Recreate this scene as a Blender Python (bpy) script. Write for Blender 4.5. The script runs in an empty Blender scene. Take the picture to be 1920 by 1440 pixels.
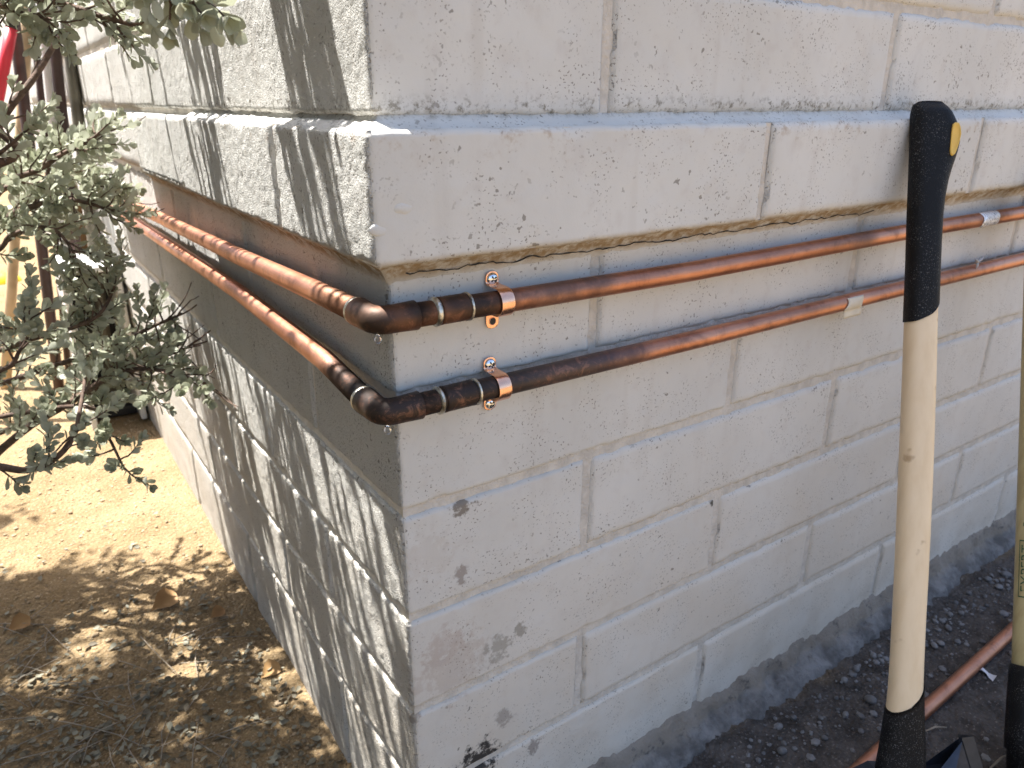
import bpy, math, random
import numpy as np
from mathutils import Vector, Matrix

# ------------------------------------------------------------------ camera, sky, sun, exposure
scn = bpy.context.scene
COL = scn.collection
CAM = np.array([-0.23043195, -0.50192579, 0.12676681])
ROT = np.array([[0.82648305, -0.56296047, 0.00112498],
                [-0.19841183, -0.29315762, -0.93524935],
                [0.52683822, 0.77274453, -0.35398783]])      # rows: right, down, forward
FPX = 1400.0
cd = bpy.data.cameras.new('camera'); cam = bpy.data.objects.new('camera', cd); COL.objects.link(cam)
cd.sensor_width = 36; cd.lens = FPX / 1920 * 36; cd.clip_start = .01; cd.clip_end = 400
m = Matrix.Identity(4)
for i in range(3):
    m[i][0] = ROT[0][i]; m[i][1] = -ROT[1][i]; m[i][2] = -ROT[2][i]; m[i][3] = CAM[i]
cam.matrix_world = m
cd.dof.use_dof = True; cd.dof.focus_distance = .66; cd.dof.aperture_fstop = 11
scn.camera = cam

SUN = np.array([-.215, .36, 1.0]); SUN /= np.linalg.norm(SUN)     # towards the sun
SA, SB = -SUN[0] / SUN[2], SUN[1] / SUN[2]
w = bpy.data.worlds.new('World'); scn.world = w; w.use_nodes = True
nt = w.node_tree; bg = nt.nodes['Background']
sky = nt.nodes.new('ShaderNodeTexSky'); sky.sky_type = 'NISHITA'; sky.sun_disc = False
sky.sun_elevation = math.asin(SUN[2]); sky.sun_rotation = math.atan2(SUN[0], SUN[1])
sky.altitude = 300; sky.air_density = .9; sky.dust_density = 4.0
nt.links.new(sky.outputs[0], bg.inputs[0]); bg.inputs[1].default_value = .10
sl = bpy.data.lights.new('sun', 'SUN'); sun = bpy.data.objects.new('sun', sl); COL.objects.link(sun)
sl.energy = 5.0; sl.angle = math.radians(.53); sl.color = (1, .965, .91)
sun.rotation_euler = Vector(SUN).to_track_quat('Z', 'Y').to_euler(); sun.location = (-1, 2, 6)
scn.view_settings.view_transform = 'Standard'; scn.view_settings.look = 'None'
scn.view_settings.gamma = 1; scn.view_settings.use_curve_mapping = False
scn.view_settings.exposure = 1.92

# ------------------------------------------------------------------ helpers
rng = np.random.default_rng(7); random.seed(7)
def ray(u, v): return ROT.T @ np.array([(u - 960) / FPX, (v - 720) / FPX, 1.])
def at(u, v, d): return CAM + ray(u, v) * d
def onx(u, v, x=0.): r = ray(u, v); return CAM + r * ((x - CAM[0]) / r[0])
def ony(u, v, y=0.): r = ray(u, v); return CAM + r * ((y - CAM[1]) / r[1])
def onz(u, v, z): r = ray(u, v); return CAM + r * ((z - CAM[2]) / r[2])
def pj(P):
    q = (np.asarray(P) - CAM) @ ROT.T
    return FPX * q[..., 0] / q[..., 2] + 960, FPX * q[..., 1] / q[..., 2] + 720, q[..., 2]

def vn(P, s, seed=0):
    """value noise in -1..1 for an (n,3) array"""
    Q = np.asarray(P, float) * s + 1000.13
    I = np.floor(Q).astype(np.int64); F = Q - I; F = F * F * (3 - 2 * F)
    out = np.zeros(len(Q))
    for a in (0, 1):
        for b in (0, 1):
            for c in (0, 1):
                h = (I[:, 0] + a) * 374761393 + (I[:, 1] + b) * 668265263 + (I[:, 2] + c) * 2147483647 + seed * 974634
                h = (h ^ (h >> 13)) * 1274126177 & 0xffffffff
                h = (h ^ (h >> 16)) & 0xffff
                wt = (F[:, 0] if a else 1 - F[:, 0]) * (F[:, 1] if b else 1 - F[:, 1]) * (F[:, 2] if c else 1 - F[:, 2])
                out += wt * (h / 32767.5 - 1)
    return out

def mesh_obj(name, V, Fc, mat=None, parent=None, smooth=True):
    me = bpy.data.meshes.new(name)
    me.from_pydata([tuple(map(float, v)) for v in V], [], [tuple(map(int, f)) for f in Fc])
    if smooth: me.polygons.foreach_set('use_smooth', [True] * len(me.polygons))
    me.update()
    o = bpy.data.objects.new(name, me); COL.objects.link(o)
    if mat: me.materials.append(mat)
    if parent is not None: o.parent = parent
    return o

class MB:
    def __init__(s): s.V = []; s.F = []
    def add(s, V, F):
        n = len(s.V); s.V.extend([tuple(v) for v in V]); s.F.extend([tuple(i + n for i in f) for f in F])
    def box(s, c, h, M=None, bev=0.):
        c = np.array(c); h = np.array(h)
        V = np.array([[x, y, z] for x in (-1, 1) for y in (-1, 1) for z in (-1, 1)]) * h
        if M is not None: V = V @ np.array(M).T
        s.add(V + c, [(0, 1, 3, 2), (4, 6, 7, 5), (0, 4, 5, 1), (2, 3, 7, 6), (0, 2, 6, 4), (1, 5, 7, 3)])
    def tube(s, P, R, n=12, cap=True):
        P = np.array(P, float); k = len(P)
        R = np.full(k, R, float) if np.isscalar(R) else np.array(R, float)
        T = np.gradient(P, axis=0); T /= np.linalg.norm(T, axis=1)[:, None] + 1e-12
        up = np.array([0, 0, 1.]) if abs(T[0][2]) < .9 else np.array([1., 0, 0])
        V = []
        for i in range(k):
            a = np.cross(T[i], up); a /= np.linalg.norm(a); b = np.cross(a, T[i]); up = b
            for j in range(n):
                t = 2 * math.pi * j / n; V.append(P[i] + R[i] * (math.cos(t) * a + math.sin(t) * b))
        F = [(i * n + j, i * n + (j + 1) % n, (i + 1) * n + (j + 1) % n, (i + 1) * n + j) for i in range(k - 1) for j in range(n)]
        if cap:
            F.append(tuple(range(n))[::-1]); F.append(tuple((k - 1) * n + j for j in range(n)))
        s.add(V, F)
    def build(s, name, mat, parent=None, smooth=True): return mesh_obj(name, s.V, s.F, mat, parent, smooth)

def tag(o, label=None, cat=None, group=None, kind=None):
    if label: o['label'] = label
    if cat: o['category'] = cat
    if group: o['group'] = group
    if kind: o['kind'] = kind
    return o
def empty(name, loc, label, cat, group=None):
    o = bpy.data.objects.new(name, None); COL.objects.link(o); o.location = [float(x) for x in loc]
    o.empty_display_size = .05
    return tag(o, label, cat, group)
def adopt(parent):
    """children meshes are written in world coordinates: keep them there"""
    inv = Matrix.Translation(-Vector(parent.location))
    for c in COL.objects:
        if c.parent is parent: c.matrix_parent_inverse = inv

# ------------------------------------------------------------------ materials
def new_mat(name):
    mt = bpy.data.materials.new(name); mt.use_nodes = True
    n = mt.node_tree.nodes; l = mt.node_tree.links
    return mt, n, l, n['Principled BSDF']
class NB:
    """small node builder working on world position"""
    def __init__(s, name):
        s.mt, s.n, s.l, s.b = new_mat(name)
        s.geo = s.n.new('ShaderNodeNewGeometry'); s.pos = s.geo.outputs['Position']
        sx = s.n.new('ShaderNodeSeparateXYZ'); s.l.new(s.pos, sx.inputs[0]); s.x, s.y, s.z = sx.outputs
    def _in(s, sock, v):
        if isinstance(v, bpy.types.NodeSocket): s.l.new(v, sock)
        elif isinstance(v, (tuple, list)) and len(v) == 3 and sock.type == 'RGBA': sock.default_value = (*v, 1)
        else: sock.default_value = v
    def math(s, op, a, b=0., c=0., clamp=False):
        n = s.n.new('ShaderNodeMath'); n.operation = op; n.use_clamp = clamp
        s._in(n.inputs[0], a); s._in(n.inputs[1], b)
        if len(n.inputs) > 2: s._in(n.inputs[2], c)
        return n.outputs[0]
    def noise(s, scale, detail=2., rough=.5, vec=None, dist=0.):
        n = s.n.new('ShaderNodeTexNoise'); n.inputs['Scale'].default_value = scale
        n.inputs['Detail'].default_value = detail; n.inputs['Roughness'].default_value = rough
        n.inputs['Distortion'].default_value = dist
        s.l.new(vec or s.pos, n.inputs['Vector']); return n.outputs['Fac']
    def voro(s, scale, vec=None, out='Distance', rnd=1.):
        n = s.n.new('ShaderNodeTexVoronoi'); n.inputs['Scale'].default_value = scale
        n.inputs['Randomness'].default_value = rnd
        s.l.new(vec or s.pos, n.inputs['Vector']); return n.outputs[out]
    def scalev(s, v, vec=None):
        n = s.n.new('ShaderNodeVectorMath'); n.operation = 'MULTIPLY'; s.l.new(vec or s.pos, n.inputs[0])
        n.inputs[1].default_value = v; return n.outputs[0]
    def rng(s, v, a, b, c=0., d=1., smooth=True):
        n = s.n.new('ShaderNodeMapRange'); n.interpolation_type = 'SMOOTHSTEP' if smooth else 'LINEAR'
        s._in(n.inputs[0], v)
        for i, q in enumerate((a, b, c, d)): n.inputs[1 + i].default_value = q
        return n.outputs[0]
    def mix(s, f, a, b):
        n = s.n.new('ShaderNodeMix'); n.data_type = 'RGBA'
        s._in(n.inputs[0], f); s._in(n.inputs[6], a); s._in(n.inputs[7], b); return n.outputs[2]
    def mul(s, a, b): return s.math('MULTIPLY', a, b)
    def bump(s, h, dist, strength=1., normal=None):
        n = s.n.new('ShaderNodeBump'); n.inputs['Strength'].default_value = strength
        n.inputs['Distance'].default_value = dist; s._in(n.inputs['Height'], h)
        if normal: s.l.new(normal, n.inputs['Normal'])
        return n.outputs[0]
    def dist3(s, p):
        n = s.n.new('ShaderNodeVectorMath'); n.operation = 'DISTANCE'; s.l.new(s.pos, n.inputs[0])
        n.inputs[1].default_value = tuple(map(float, p)); return n.outputs['Value']
    def set(s, color=None, rough=None, metal=None, normal=None, spec=None):
        if color is not None: s._in(s.b.inputs['Base Color'], color)
        if rough is not None: s._in(s.b.inputs['Roughness'], rough)
        if metal is not None: s._in(s.b.inputs['Metallic'], metal)
        if normal is not None: s.l.new(normal, s.b.inputs['Normal'])
        if spec is not None: s.b.inputs['Specular IOR Level'].default_value = spec
        return s.mt

def plain(name, col, rough=.6, metal=0., nscale=60., amp=.25, bump=0., spec=.5):
    b = NB(name); f = b.noise(nscale, 4)
    c = b.mix(b.rng(f, .3, .7), tuple(x * (1 - amp) for x in col), tuple(min(1, x * (1 + amp)) for x in col))
    nrm = b.bump(b.noise(nscale * 4, 3), bump) if bump else None
    return b.set(c, rough, metal, nrm, spec)

def wall_material():
    b = NB('painted_block')
    base = b.mix(b.rng(b.noise(7, 3), .3, .7), (.562, .556, .525), (.624, .619, .588))
    base = b.mix(b.mul(b.rng(b.noise(55, 3), .5, .75), .35), base, (.50, .47, .44))
    # faint rain streaks and splash dirt low down
    stv = b.scalev((40, 40, 3.0))
    base = b.mix(b.mul(b.rng(b.noise(1, 3, vec=stv), .55, .8), .22), base, (.40, .36, .31))
    # warm ground bounce painted into the colour of the lower courses
    warm_bounce = b.mul(b.rng(b.z, -.08, -.60), b.rng(b.noise(9, 4), .25, .75, .35, .75))
    base = b.mix(warm_bounce, base, (.56, .485, .385))
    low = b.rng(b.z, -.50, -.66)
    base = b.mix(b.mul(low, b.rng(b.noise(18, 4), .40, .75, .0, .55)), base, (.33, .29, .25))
    # pits: small sharp holes in clusters
    pn = b.noise(400, 1.5, .5); clus = b.rng(b.noise(26, 2), .40, .62)
    pit = b.mul(b.rng(pn, .625, .665), clus)
    pn2 = b.noise(120, 2, .6); pit2 = b.mul(b.rng(pn2, .665, .70), b.rng(b.noise(11, 2), .42, .6))
    pits = b.math('MAXIMUM', pit, pit2)
    base = b.mix(b.mul(pits, .66), base, (.13, .11, .085))
    # rusty brown stain under and mildew above the projecting course
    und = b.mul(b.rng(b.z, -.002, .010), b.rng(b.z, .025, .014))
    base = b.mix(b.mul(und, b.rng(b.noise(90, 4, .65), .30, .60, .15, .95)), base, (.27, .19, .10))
    top = b.mul(b.rng(b.z, .113, .119), b.rng(b.z, .134, .124))
    base = b.mix(b.mul(top, b.rng(b.noise(130, 5, .75), .48, .66, 0, .75)), base, (.13, .11, .07))
    lip = b.mul(b.rng(b.z, .080, .102), b.rng(b.z, .112, .108))
    base = b.mix(b.mul(lip, b.rng(b.noise(60, 4, .7), .54, .72, 0, .5)), base, (.33, .23, .14))
    # individual marks: (place, radius, colour, strength)
    for p, r, c, k in ((ony(850, 1250), .045, (.40, .32, .26), .35), (ony(835, 1215), .028, (.40, .31, .26), .3),
                       (ony(862, 1080), .011, (.27, .23, .20), .8), (ony(868, 945), .013, (.17, .14, .11), .85),
                       (ony(935, 1215), .017, (.30, .28, .24), .75), (ony(975, 1180), .009, (.28, .26, .22), .8),
                       (ony(945, 1345), .014, (.27, .24, .21), .7), (ony(900, 1425), .026, (.03, .027, .025), .97),
                       (ony(1000, 1400), .012, (.2, .17, .15), .7), (ony(1338, 945), .006, (.05, .045, .03), .9),
                       (ony(800, 1045), .03, (.46, .40, .34), .25), (ony(770, 1350), .012, (.22, .17, .13), .6)):
        d = b.math('ADD', b.dist3(p), b.math('MULTIPLY', b.math('SUBTRACT', b.noise(95, 4, .65), .5), r * 3.4))
        base = b.mix(b.mul(b.rng(d, r, r * .45), k), base, c)
    # relief: coarse grain + fine grain + pits
    h = b.math('ADD', b.mul(b.noise(640, 3, .65), .85), b.mul(b.noise(270, 2, .5), .40))
    hp = b.math('SUBTRACT', h, b.mul(pits, 1.6))
    # the end wall (facing -x) is left coarser than the brushed front
    sn = b.n.new('ShaderNodeSeparateXYZ'); b.l.new(b.geo.outputs['True Normal'], sn.inputs[0])
    coarse = b.rng(b.math('ABSOLUTE', sn.outputs[0]), .4, .8, .10, 1.0)
    n = b.n.new('ShaderNodeBump'); n.inputs['Distance'].default_value = .0055
    b.l.new(coarse, n.inputs['Strength']); b.l.new(hp, n.inputs['Height'])
    return b.set(base, .82, 0, n.outputs[0], .25)

def footing_material():
    b = NB('old_concrete')
    base = b.mix(b.rng(b.noise(22, 5, .65), .35, .65), (.11, .105, .10), (.26, .25, .24))
    warm = b.rng(b.z, -.650, -.636)
    base = b.mix(b.mul(warm, .75), base, b.mix(b.noise(40, 4), (.22, .18, .14), (.36, .31, .25)))
    base = b.mix(b.rng(b.noise(60, 5, .7), .55, .72), base, (.10, .09, .085))
    return b.set(base, .9, 0, b.bump(b.noise(160, 4, .7), .004), .2)

def ground_material():
    b = NB('ground')
    sand = b.mix(b.rng(b.noise(9, 4), .3, .7), (.20, .140, .075), (.255, .185, .105))
    sand = b.mix(b.rng(b.voro(150), .05, .5, .55, 0), sand, (.15, .10, .055))
    sand = b.mix(b.mul(b.rng(b.noise(230, 2), .60, .72), .8), sand, (.42, .34, .23))
    sand = b.mix(b.mul(b.rng(b.noise(190, 2), .62, .70), .7), sand, (.12, .08, .05))
    soil = b.mix(b.rng(b.noise(30, 5, .65), .3, .7), (.045, .040, .036), (.105, .093, .084))
    soil = b.mix(b.mul(b.rng(b.noise(260, 2), .60, .72), .7), soil, (.22, .20, .185))
    # damp dark soil along the front wall
    wob = b.mul(b.math('SUBTRACT', b.noise(6, 3), .5), .18)
    yy = b.math('ADD', b.y, wob); xx = b.math('ADD', b.x, wob)
    msk = b.mul(b.mul(b.rng(yy, .02, -.05), b.rng(yy, -.48, -.36)), b.rng(xx, -.05, .12))
    col = b.mix(msk, sand, soil)
    h = b.math('ADD', b.mul(b.noise(55, 4, .6), .8), b.mul(b.voro(170), -.6))
    h = b.math('ADD', h, b.mul(b.noise(260, 2), .35))
    return b.set(col, .95, 0, b.bump(h, .006), .15)

def copper_material(name, spots, tarnish=.35, rough=.37):
    """spots: (place, inner radius, outer radius, colour, strength) where the torch has blackened the tube"""
    b = NB(name)
    cu = b.mix(b.rng(b.noise(14, 3), .3, .7), (.66, .325, .205), (.47, .215, .135))
    tar = b.rng(b.noise(38, 5, .65, dist=.6), .48, .70)
    cu = b.mix(b.mul(tar, tarnish), cu, (.22, .10, .07))
    lines = b.noise(1, 2, vec=b.scalev((25, 25, 900)))
    cu = b.mix(b.mul(b.rng(lines, .52, .66), .25), cu, (.35, .17, .11))
    fac = None
    for p, r0, r1, c, k in spots:
        d = b.math('ADD', b.dist3(p), b.math('MULTIPLY', b.math('SUBTRACT', b.noise(60, 4, .65), .5), (r1 - r0) * .9))
        f = b.mul(b.rng(d, r1, r0), b.rng(b.noise(95, 5, .7, dist=1.), .30, .52, k * .70, k))
        cu = b.mix(f, cu, c)
        fac = f if fac is None else b.math('MAXIMUM', fac, f)
    rg = rough
    mt = 1.
    if fac is not None:
        rg = b.math('ADD', b.mul(fac, .12), rough); mt = b.math('SUBTRACT', 1., b.mul(fac, .55))
    rg2 = b.math('ADD', rg, b.mul(b.noise(120, 3), .12))
    return b.set(cu, rg2, mt, b.bump(b.noise(150, 3), .0004))

M = {}
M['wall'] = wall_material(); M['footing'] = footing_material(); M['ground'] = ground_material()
M['strap'] = plain('strap_copper', (.93, .53, .36), .24, 1, 90, .10)
M['solder'] = plain('solder', (.50, .48, .42), .38, 1, 120, .55, .0006)
M['screw'] = plain('zinc_screw', (.82, .84, .87), .14, 1, 200, .05)
M['recess'] = plain('dark_recess', (.015, .015, .016), .6)
M['mortar'] = plain('painted_mortar', (.545, .51, .455), .85, 0, 70, .11, .002, .2)

# ------------------------------------------------------------------ ground
GZ = -.655
def gheight(X, Y):
    P = np.stack([X, Y, np.zeros_like(X)], 1)
    ss = lambda e0, e1, v: (lambda t: t * t * (3 - 2 * t))(np.clip((v - e0) / (e1 - e0), 0, 1))
    soil = ss(.03, -.06, Y) * ss(-.12, .15, X)
    near = np.exp(-((X - .1) ** 2 + (Y - .4) ** 2) / 4.)
    return GZ - .008 * soil + near * (.006 * vn(P, 9, 3) + .003 * vn(P, 28, 4) + .0022 * vn(P, 75, 5) * (1 + soil))
xs = np.concatenate([-np.geomspace(60, 1.3, 26), np.arange(-1.25, 1.6, .012), np.geomspace(1.65, 60, 26)])
ys = np.concatenate([-np.geomspace(60, 1.3, 26), np.arange(-1.25, 2.2, .012), np.geomspace(2.25, 60, 26)])
XX, YY = np.meshgrid(xs, ys, indexing='ij'); n0, n1 = XX.shape
V = np.stack([XX.ravel(), YY.ravel(), gheight(XX.ravel(), YY.ravel())], 1)
I = np.arange(n0 * n1).reshape(n0, n1)
Fq = np.stack([I[:-1, :-1], I[1:, :-1], I[1:, 1:], I[:-1, 1:]], -1).reshape(-1, 4)
tag(mesh_obj('ground', V, Fq, M['ground']), kind='structure')

# ------------------------------------------------------------------ block wall
wall = empty('block_wall', (0, 0, GZ), 'pale painted concrete block wall with a projecting course round the corner', 'wall')
PX, PY = .022, .028             # how far the projecting course stands out on the end and on the front
def strip_block(path, nrm, z0, z1, off, res_z, coarse, depth=.02, seed=0):
    """one block: plan path (k,2) with outward normals, extruded in z, edges rounded, faces uneven"""
    k = len(path); nz = max(3, int(round((z1 - z0) / res_z)) + 1)
    d = np.concatenate([[0], np.cumsum(np.linalg.norm(np.diff(path, axis=0), axis=1))])
    zz = np.linspace(z0, z1, nz)
    D, Z = np.meshgrid(d, zz, indexing='ij')
    P2 = np.repeat(path[:, None, :], nz, 1); N2 = np.repeat(nrm[:, None, :], nz, 1)
    P = np.concatenate([P2, Z[..., None]], -1).reshape(-1, 3); N = np.concatenate([N2, np.zeros((k, nz, 1))], -1).reshape(-1, 3)
    e1 = np.minimum(D, d[-1] - D).ravel(); e2 = np.minimum(Z - z0, z1 - Z).ravel()
    r = .0036
    ins = lambda e: r * (1 - np.sqrt(np.clip(1 - np.clip(1 - e / r, 0, 1) ** 2, 0, 1)))
    cw = coarse.repeat(nz)
    h = off - np.maximum(ins(e1), ins(e2)) * .9
    h = h + .0007 * vn(P, 14, 1) + (.0002 + .0002 * cw) * vn(P, 240, 2) + (.00015 + .00022 * cw) * vn(P, 470, 9) + .0004 * vn(P, 70, 6)
    # chipped arrises
    chip = np.clip(vn(P, 95, 11) - .35, 0, 1) * np.exp(-np.minimum(e1, e2) / .004)
    h = h - .006 * chip
    V = P + N * h[:, None]
    wz = .0011 * vn(P * np.array([1, 1, 0]), 60, 21 + seed) * np.exp(-e2 / .006); V[:, 2] += wz
    V = V.reshape(k, nz, 3); Nn = N.reshape(k, nz, 3)
    # rim going back into the joint
    B = P.reshape(k, nz, 3) + Nn * (off - depth)
    idx = np.arange(k * nz).reshape(k, nz)
    F = np.stack([idx[:-1, :-1], idx[1:, :-1], idx[1:, 1:], idx[:-1, 1:]], -1).reshape(-1, 4).tolist()
    ring = [(i, 0) for i in range(k)] + [(k - 1, j) for j in range(1, nz)] + [(i, nz - 1) for i in range(k - 2, -1, -1)] + [(0, j) for j in range(nz - 2, 0, -1)]
    base = k * nz; VB = [B[i, j] for i, j in ring]; L = len(ring)
    for q in range(L):
        a = idx[ring[q]]; c = idx[ring[(q + 1) % L]]
        F.append((int(a), base + q, base + (q + 1) % L, int(c)))
    return np.concatenate([V.reshape(-1, 3), np.array(VB)]), F

def seg(a, b, step): return np.linspace(a, b, max(2, int(round(abs(b - a) / step)) + 1))
def block(kind, a, b, z0, z1, off=(0, 0), fine=1., seed=0):
    """kind R: front wall from x=a to x=b; L: end wall from y=a to y=b; C: corner, a along the end wall and b along the front"""
    if kind == 'R':
        X = seg(a, b, .005 * fine); path = np.stack([X, 0 * X - off[1]], 1); nr = np.tile([0, -1.], (len(X), 1)); co = np.zeros(len(X)); rz = .005 * fine
    elif kind == 'L':
        st = (.0025 if a < .5 else .004) * fine
        Y = seg(b, a, st); path = np.stack([0 * Y - off[0], Y], 1); nr = np.tile([-1., 0], (len(Y), 1)); co = np.ones(len(Y)); rz = st
    else:
        ox, oy = off; rc = .006; st = .0025 * fine
        Y = seg(a, -oy + rc, st); pl = np.stack([0 * Y - ox, Y], 1); nl = np.tile([-1., 0], (len(Y), 1))
        th = np.linspace(0, math.pi / 2, 6)[1:-1]
        pc = np.stack([-ox + rc - rc * np.cos(th), -oy + rc - rc * np.sin(th)], 1); nc = np.stack([-np.cos(th), -np.sin(th)], 1)
        X = seg(-ox + rc, b, st * 1.3); pr = np.stack([X, 0 * X - oy], 1); nrr = np.tile([0, -1.], (len(X), 1))
        path = np.concatenate([pl, pc, pr]); nr = np.concatenate([nl, nc, nrr]); rz = st
        co = np.concatenate([np.ones(len(Y)), np.linspace(1, 0, 4), np.zeros(len(X))])
    V, F = strip_block(path, nr, z0, z1, 0., rz, co, seed=seed)
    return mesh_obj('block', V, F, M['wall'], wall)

L16, J = .4064, .0042
beds = [-.618, -.517, -.4105, -.3048, -.1976, -.0935, .011, .1165, .2205]
while beds[-1] < 1.0: beds.append(beds[-1] + .1035)
sd = 0
for i in range(len(beds) - 1):
    z0, z1 = beds[i] + J, beds[i + 1] - J
    ledge = i == 6
    off = (PX, PY) if ledge else (.006, .003) if i > 6 else (0, 0)
    if ledge: z0, z1 = .018, .109
    if i == 7: z0 = .1175
    if i == 0: z0 = -.668
    half = i % 2 == 1                       # short return on the front in every other course
    far_up = i > 8
    rx = [L16 / 2 if half else L16 - (.02 if ledge else 0)]
    while rx[-1] < 2.2: rx.append(rx[-1] + L16)
    if ledge: ly = [.172, .555, .93, 1.31, 1.70]
    elif half: ly = [.375, .765, 1.15, 1.54, 1.94]
    else: ly = [.195, .585, .97, 1.36, 1.75]
    while ly[-1] < 3.4: ly.append(ly[-1] + .39)
    fz = 4. if far_up else 1.
    block('C', ly[0] - J, rx[0] - J, z0, z1, off, fz, sd); sd += 1
    for a, b in zip(rx[:-1], rx[1:]):
        block('R', a + J, b - J, z0, z1, off, fz * (1 if a < 1.2 else 3), sd); sd += 1
    for q, (a, b) in enumerate(zip(ly[:-1], ly[1:])):
        o2 = off
        if ledge and a > .9: o2 = (.006, PY)        # the far end of the projecting course stands out less
        elif ledge and a > .5: o2 = (.014, PY)
        block('L', a + J, b - J, z0, z1, o2, fz * (1 if a < .9 else 2 if a < 1.6 else 6), sd); sd += 1
# mortar core behind the blocks (joints are recessed), carried up as the rest of the house wall
mb = MB(); t = .0032
def prism(poly, z0, z1):
    n = len(poly); V = [(x, y, z0) for x, y in poly] + [(x, y, z1) for x, y in poly]
    F = [tuple(range(n))[::-1], tuple(range(n, 2 * n))] + [(i, (i + 1) % n, n + (i + 1) % n, n + i) for i in range(n)]
    mb.add(V, F)
prism([(t, t), (7, t), (7, 12), (t, 12)], GZ - .12, 1.07)
for (xa, xb, ya, yb) in ((-PX + .004, .01, -PY + .004, .556), (-.014 + .004, .01, .556, .931), (-.006 + .004, .01, .931, 4.), (.01, 6.9, -PY + .004, .01)):
    prism([(xa, ya), (xb, ya), (xb, yb), (xa, yb)], .0186, .1084)
prism([(-.006 + t, -.003 + t), (6.95, -.003 + t), (6.95, .02), (.02, .02), (.02, 5.), (-.006 + t, 5.)], .1180, 1.02)
mb.build('mortar', M['mortar'], wall, smooth=False)
# mortar fillet on top of the projecting course, and the bed below it
def loft_corner(prof_fn, y_end, x_end, step, name, mat, seed, amp, parent):
    """profile [(outset, z)] swept along the end wall, round the corner and along the front"""
    Y = seg(y_end, .004, step); X = seg(.004, x_end, step)
    path = [(0, y, -1., 0.) for y in Y] + [(0, 0, -1., -1.)] + [(x, 0, 0., -1.) for x in X]
    prof = prof_fn; V = []; k = len(prof)
    for (x, y, nx, ny) in path:
        for (o, z) in prof: V.append((x + nx * o, y + ny * o, z))
    V = np.array(V)
    V += amp * np.stack([vn(V, 130, seed), vn(V, 130, seed + 1), vn(V, 130, seed + 2)], 1) + .5 * amp * np.stack([vn(V, 300, seed + 3)] * 3, 1)
    n = len(path)
    F = [(i * k + j, (i + 1) * k + j, (i + 1) * k + j + 1, i * k + j + 1) for i in range(n - 1) for j in range(k - 1)]
    return mesh_obj(name, V, F, mat, parent)
loft_corner([(-.002, .1195), (.001, .1165), (.003, .1140), (.007, .1115), (.011, .1095), (.014, .1075), (.014, .1)], .54, 2.2, .0035, 'mortar_bed', M['wall'], 31, .0012, wall)
loft_corner([(.0165, .022), (.0165, .0185), (.013, .0150), (.009, .0120), (.006, .0085), (.002, .0030), (-.004, -.004)], .9, 2.2, .0035, 'mortar_bed', M['wall'], 41, .0013, wall)
# crack along the bed under the projecting course
mc = MB(); xs_ = np.arange(.012, .62, .0035)
z_ = .0065 + .0022 * vn(np.stack([xs_, 0 * xs_, 0 * xs_], 1), 55, 51) + .0014 * vn(np.stack([xs_, 0 * xs_, 0 * xs_], 1), 170, 52)
y_ = -.0062 - (z_ - .0065) * .8
mc.tube(np.stack([xs_, y_, z_], 1), .00030 + .00045 * np.abs(vn(np.stack([xs_, 0 * xs_, 0 * xs_], 1), 120, 53)), 5)
mc.build('crack', M['recess'], wall)
# splashes of mortar left on the front of the projecting course
def lump(c, r, name='mortar_lump', n=14, seed=0):
    V = []; F = []
    for i in range(7):
        a = math.pi * i / 12
        for j in range(n):
            th = 2 * math.pi * j / n
            V.append([r[0] * math.sin(a) * math.cos(th), -r[1] * math.cos(a), r[2] * math.sin(a) * math.sin(th)])
    V = np.array(V); V *= (1 + .45 * vn(V + c, 150, 61 + seed))[:, None]
    F = [(i * n + j, (i + 1) * n + j, (i + 1) * n + (j + 1) % n, i * n + (j + 1) % n) for i in range(6) for j in range(n)]
    return mesh_obj(name, V + np.array(c), F, M['wall'], wall)
p = ony(756, 392, -PY); lump((p[0], -PY + .001, p[2]), (.0085, .0022, .0055))
p = ony(712, 432, -PY); lump((p[0], -PY + .001, p[2]), (.0075, .0018, .0045), seed=4)
# footing under the front and the end wall
def footing(axis, a, b, prof, name, seed):
    S = seg(a, b, .006); V = []
    for s in S:
        for o, z in prof: V.append((s, -o, z) if axis == 'x' else (-o, s, z))
    V = np.array(V); k = len(prof)
    f = vn(V, 24, seed); g = vn(V, 90, seed + 1)
    kk = 1. if axis == 'x' else .25
    V[:, 2] += kk * (.004 * f + .0032 * g + .0024 * vn(V, 180, seed + 3)); V[:, 1 if axis == 'x' else 0] += kk * (.005 * vn(V, 30, seed + 2) + .0045 * vn(V, 85, seed + 5) + .0025 * vn(V, 190, seed + 6))
    F = [(i * k + j, (i + 1) * k + j, (i + 1) * k + j + 1, i * k + j + 1) for i in range(len(S) - 1) for j in range(k - 1)]
    return mesh_obj(name, V, F, M['footing'] if axis == 'x' else M['wall'], wall)
footing('x', -.02, 2.2, [(-.01, -.612), (.000, -.618), (.004, -.625), (.007, -.634), (.009, -.642), (.014, -.646), (.021, -.649), (.028, -.653), (.033, -.660), (.036, -.668), (.038, -.69)], 'footing', 71)
adopt(wall)

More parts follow.
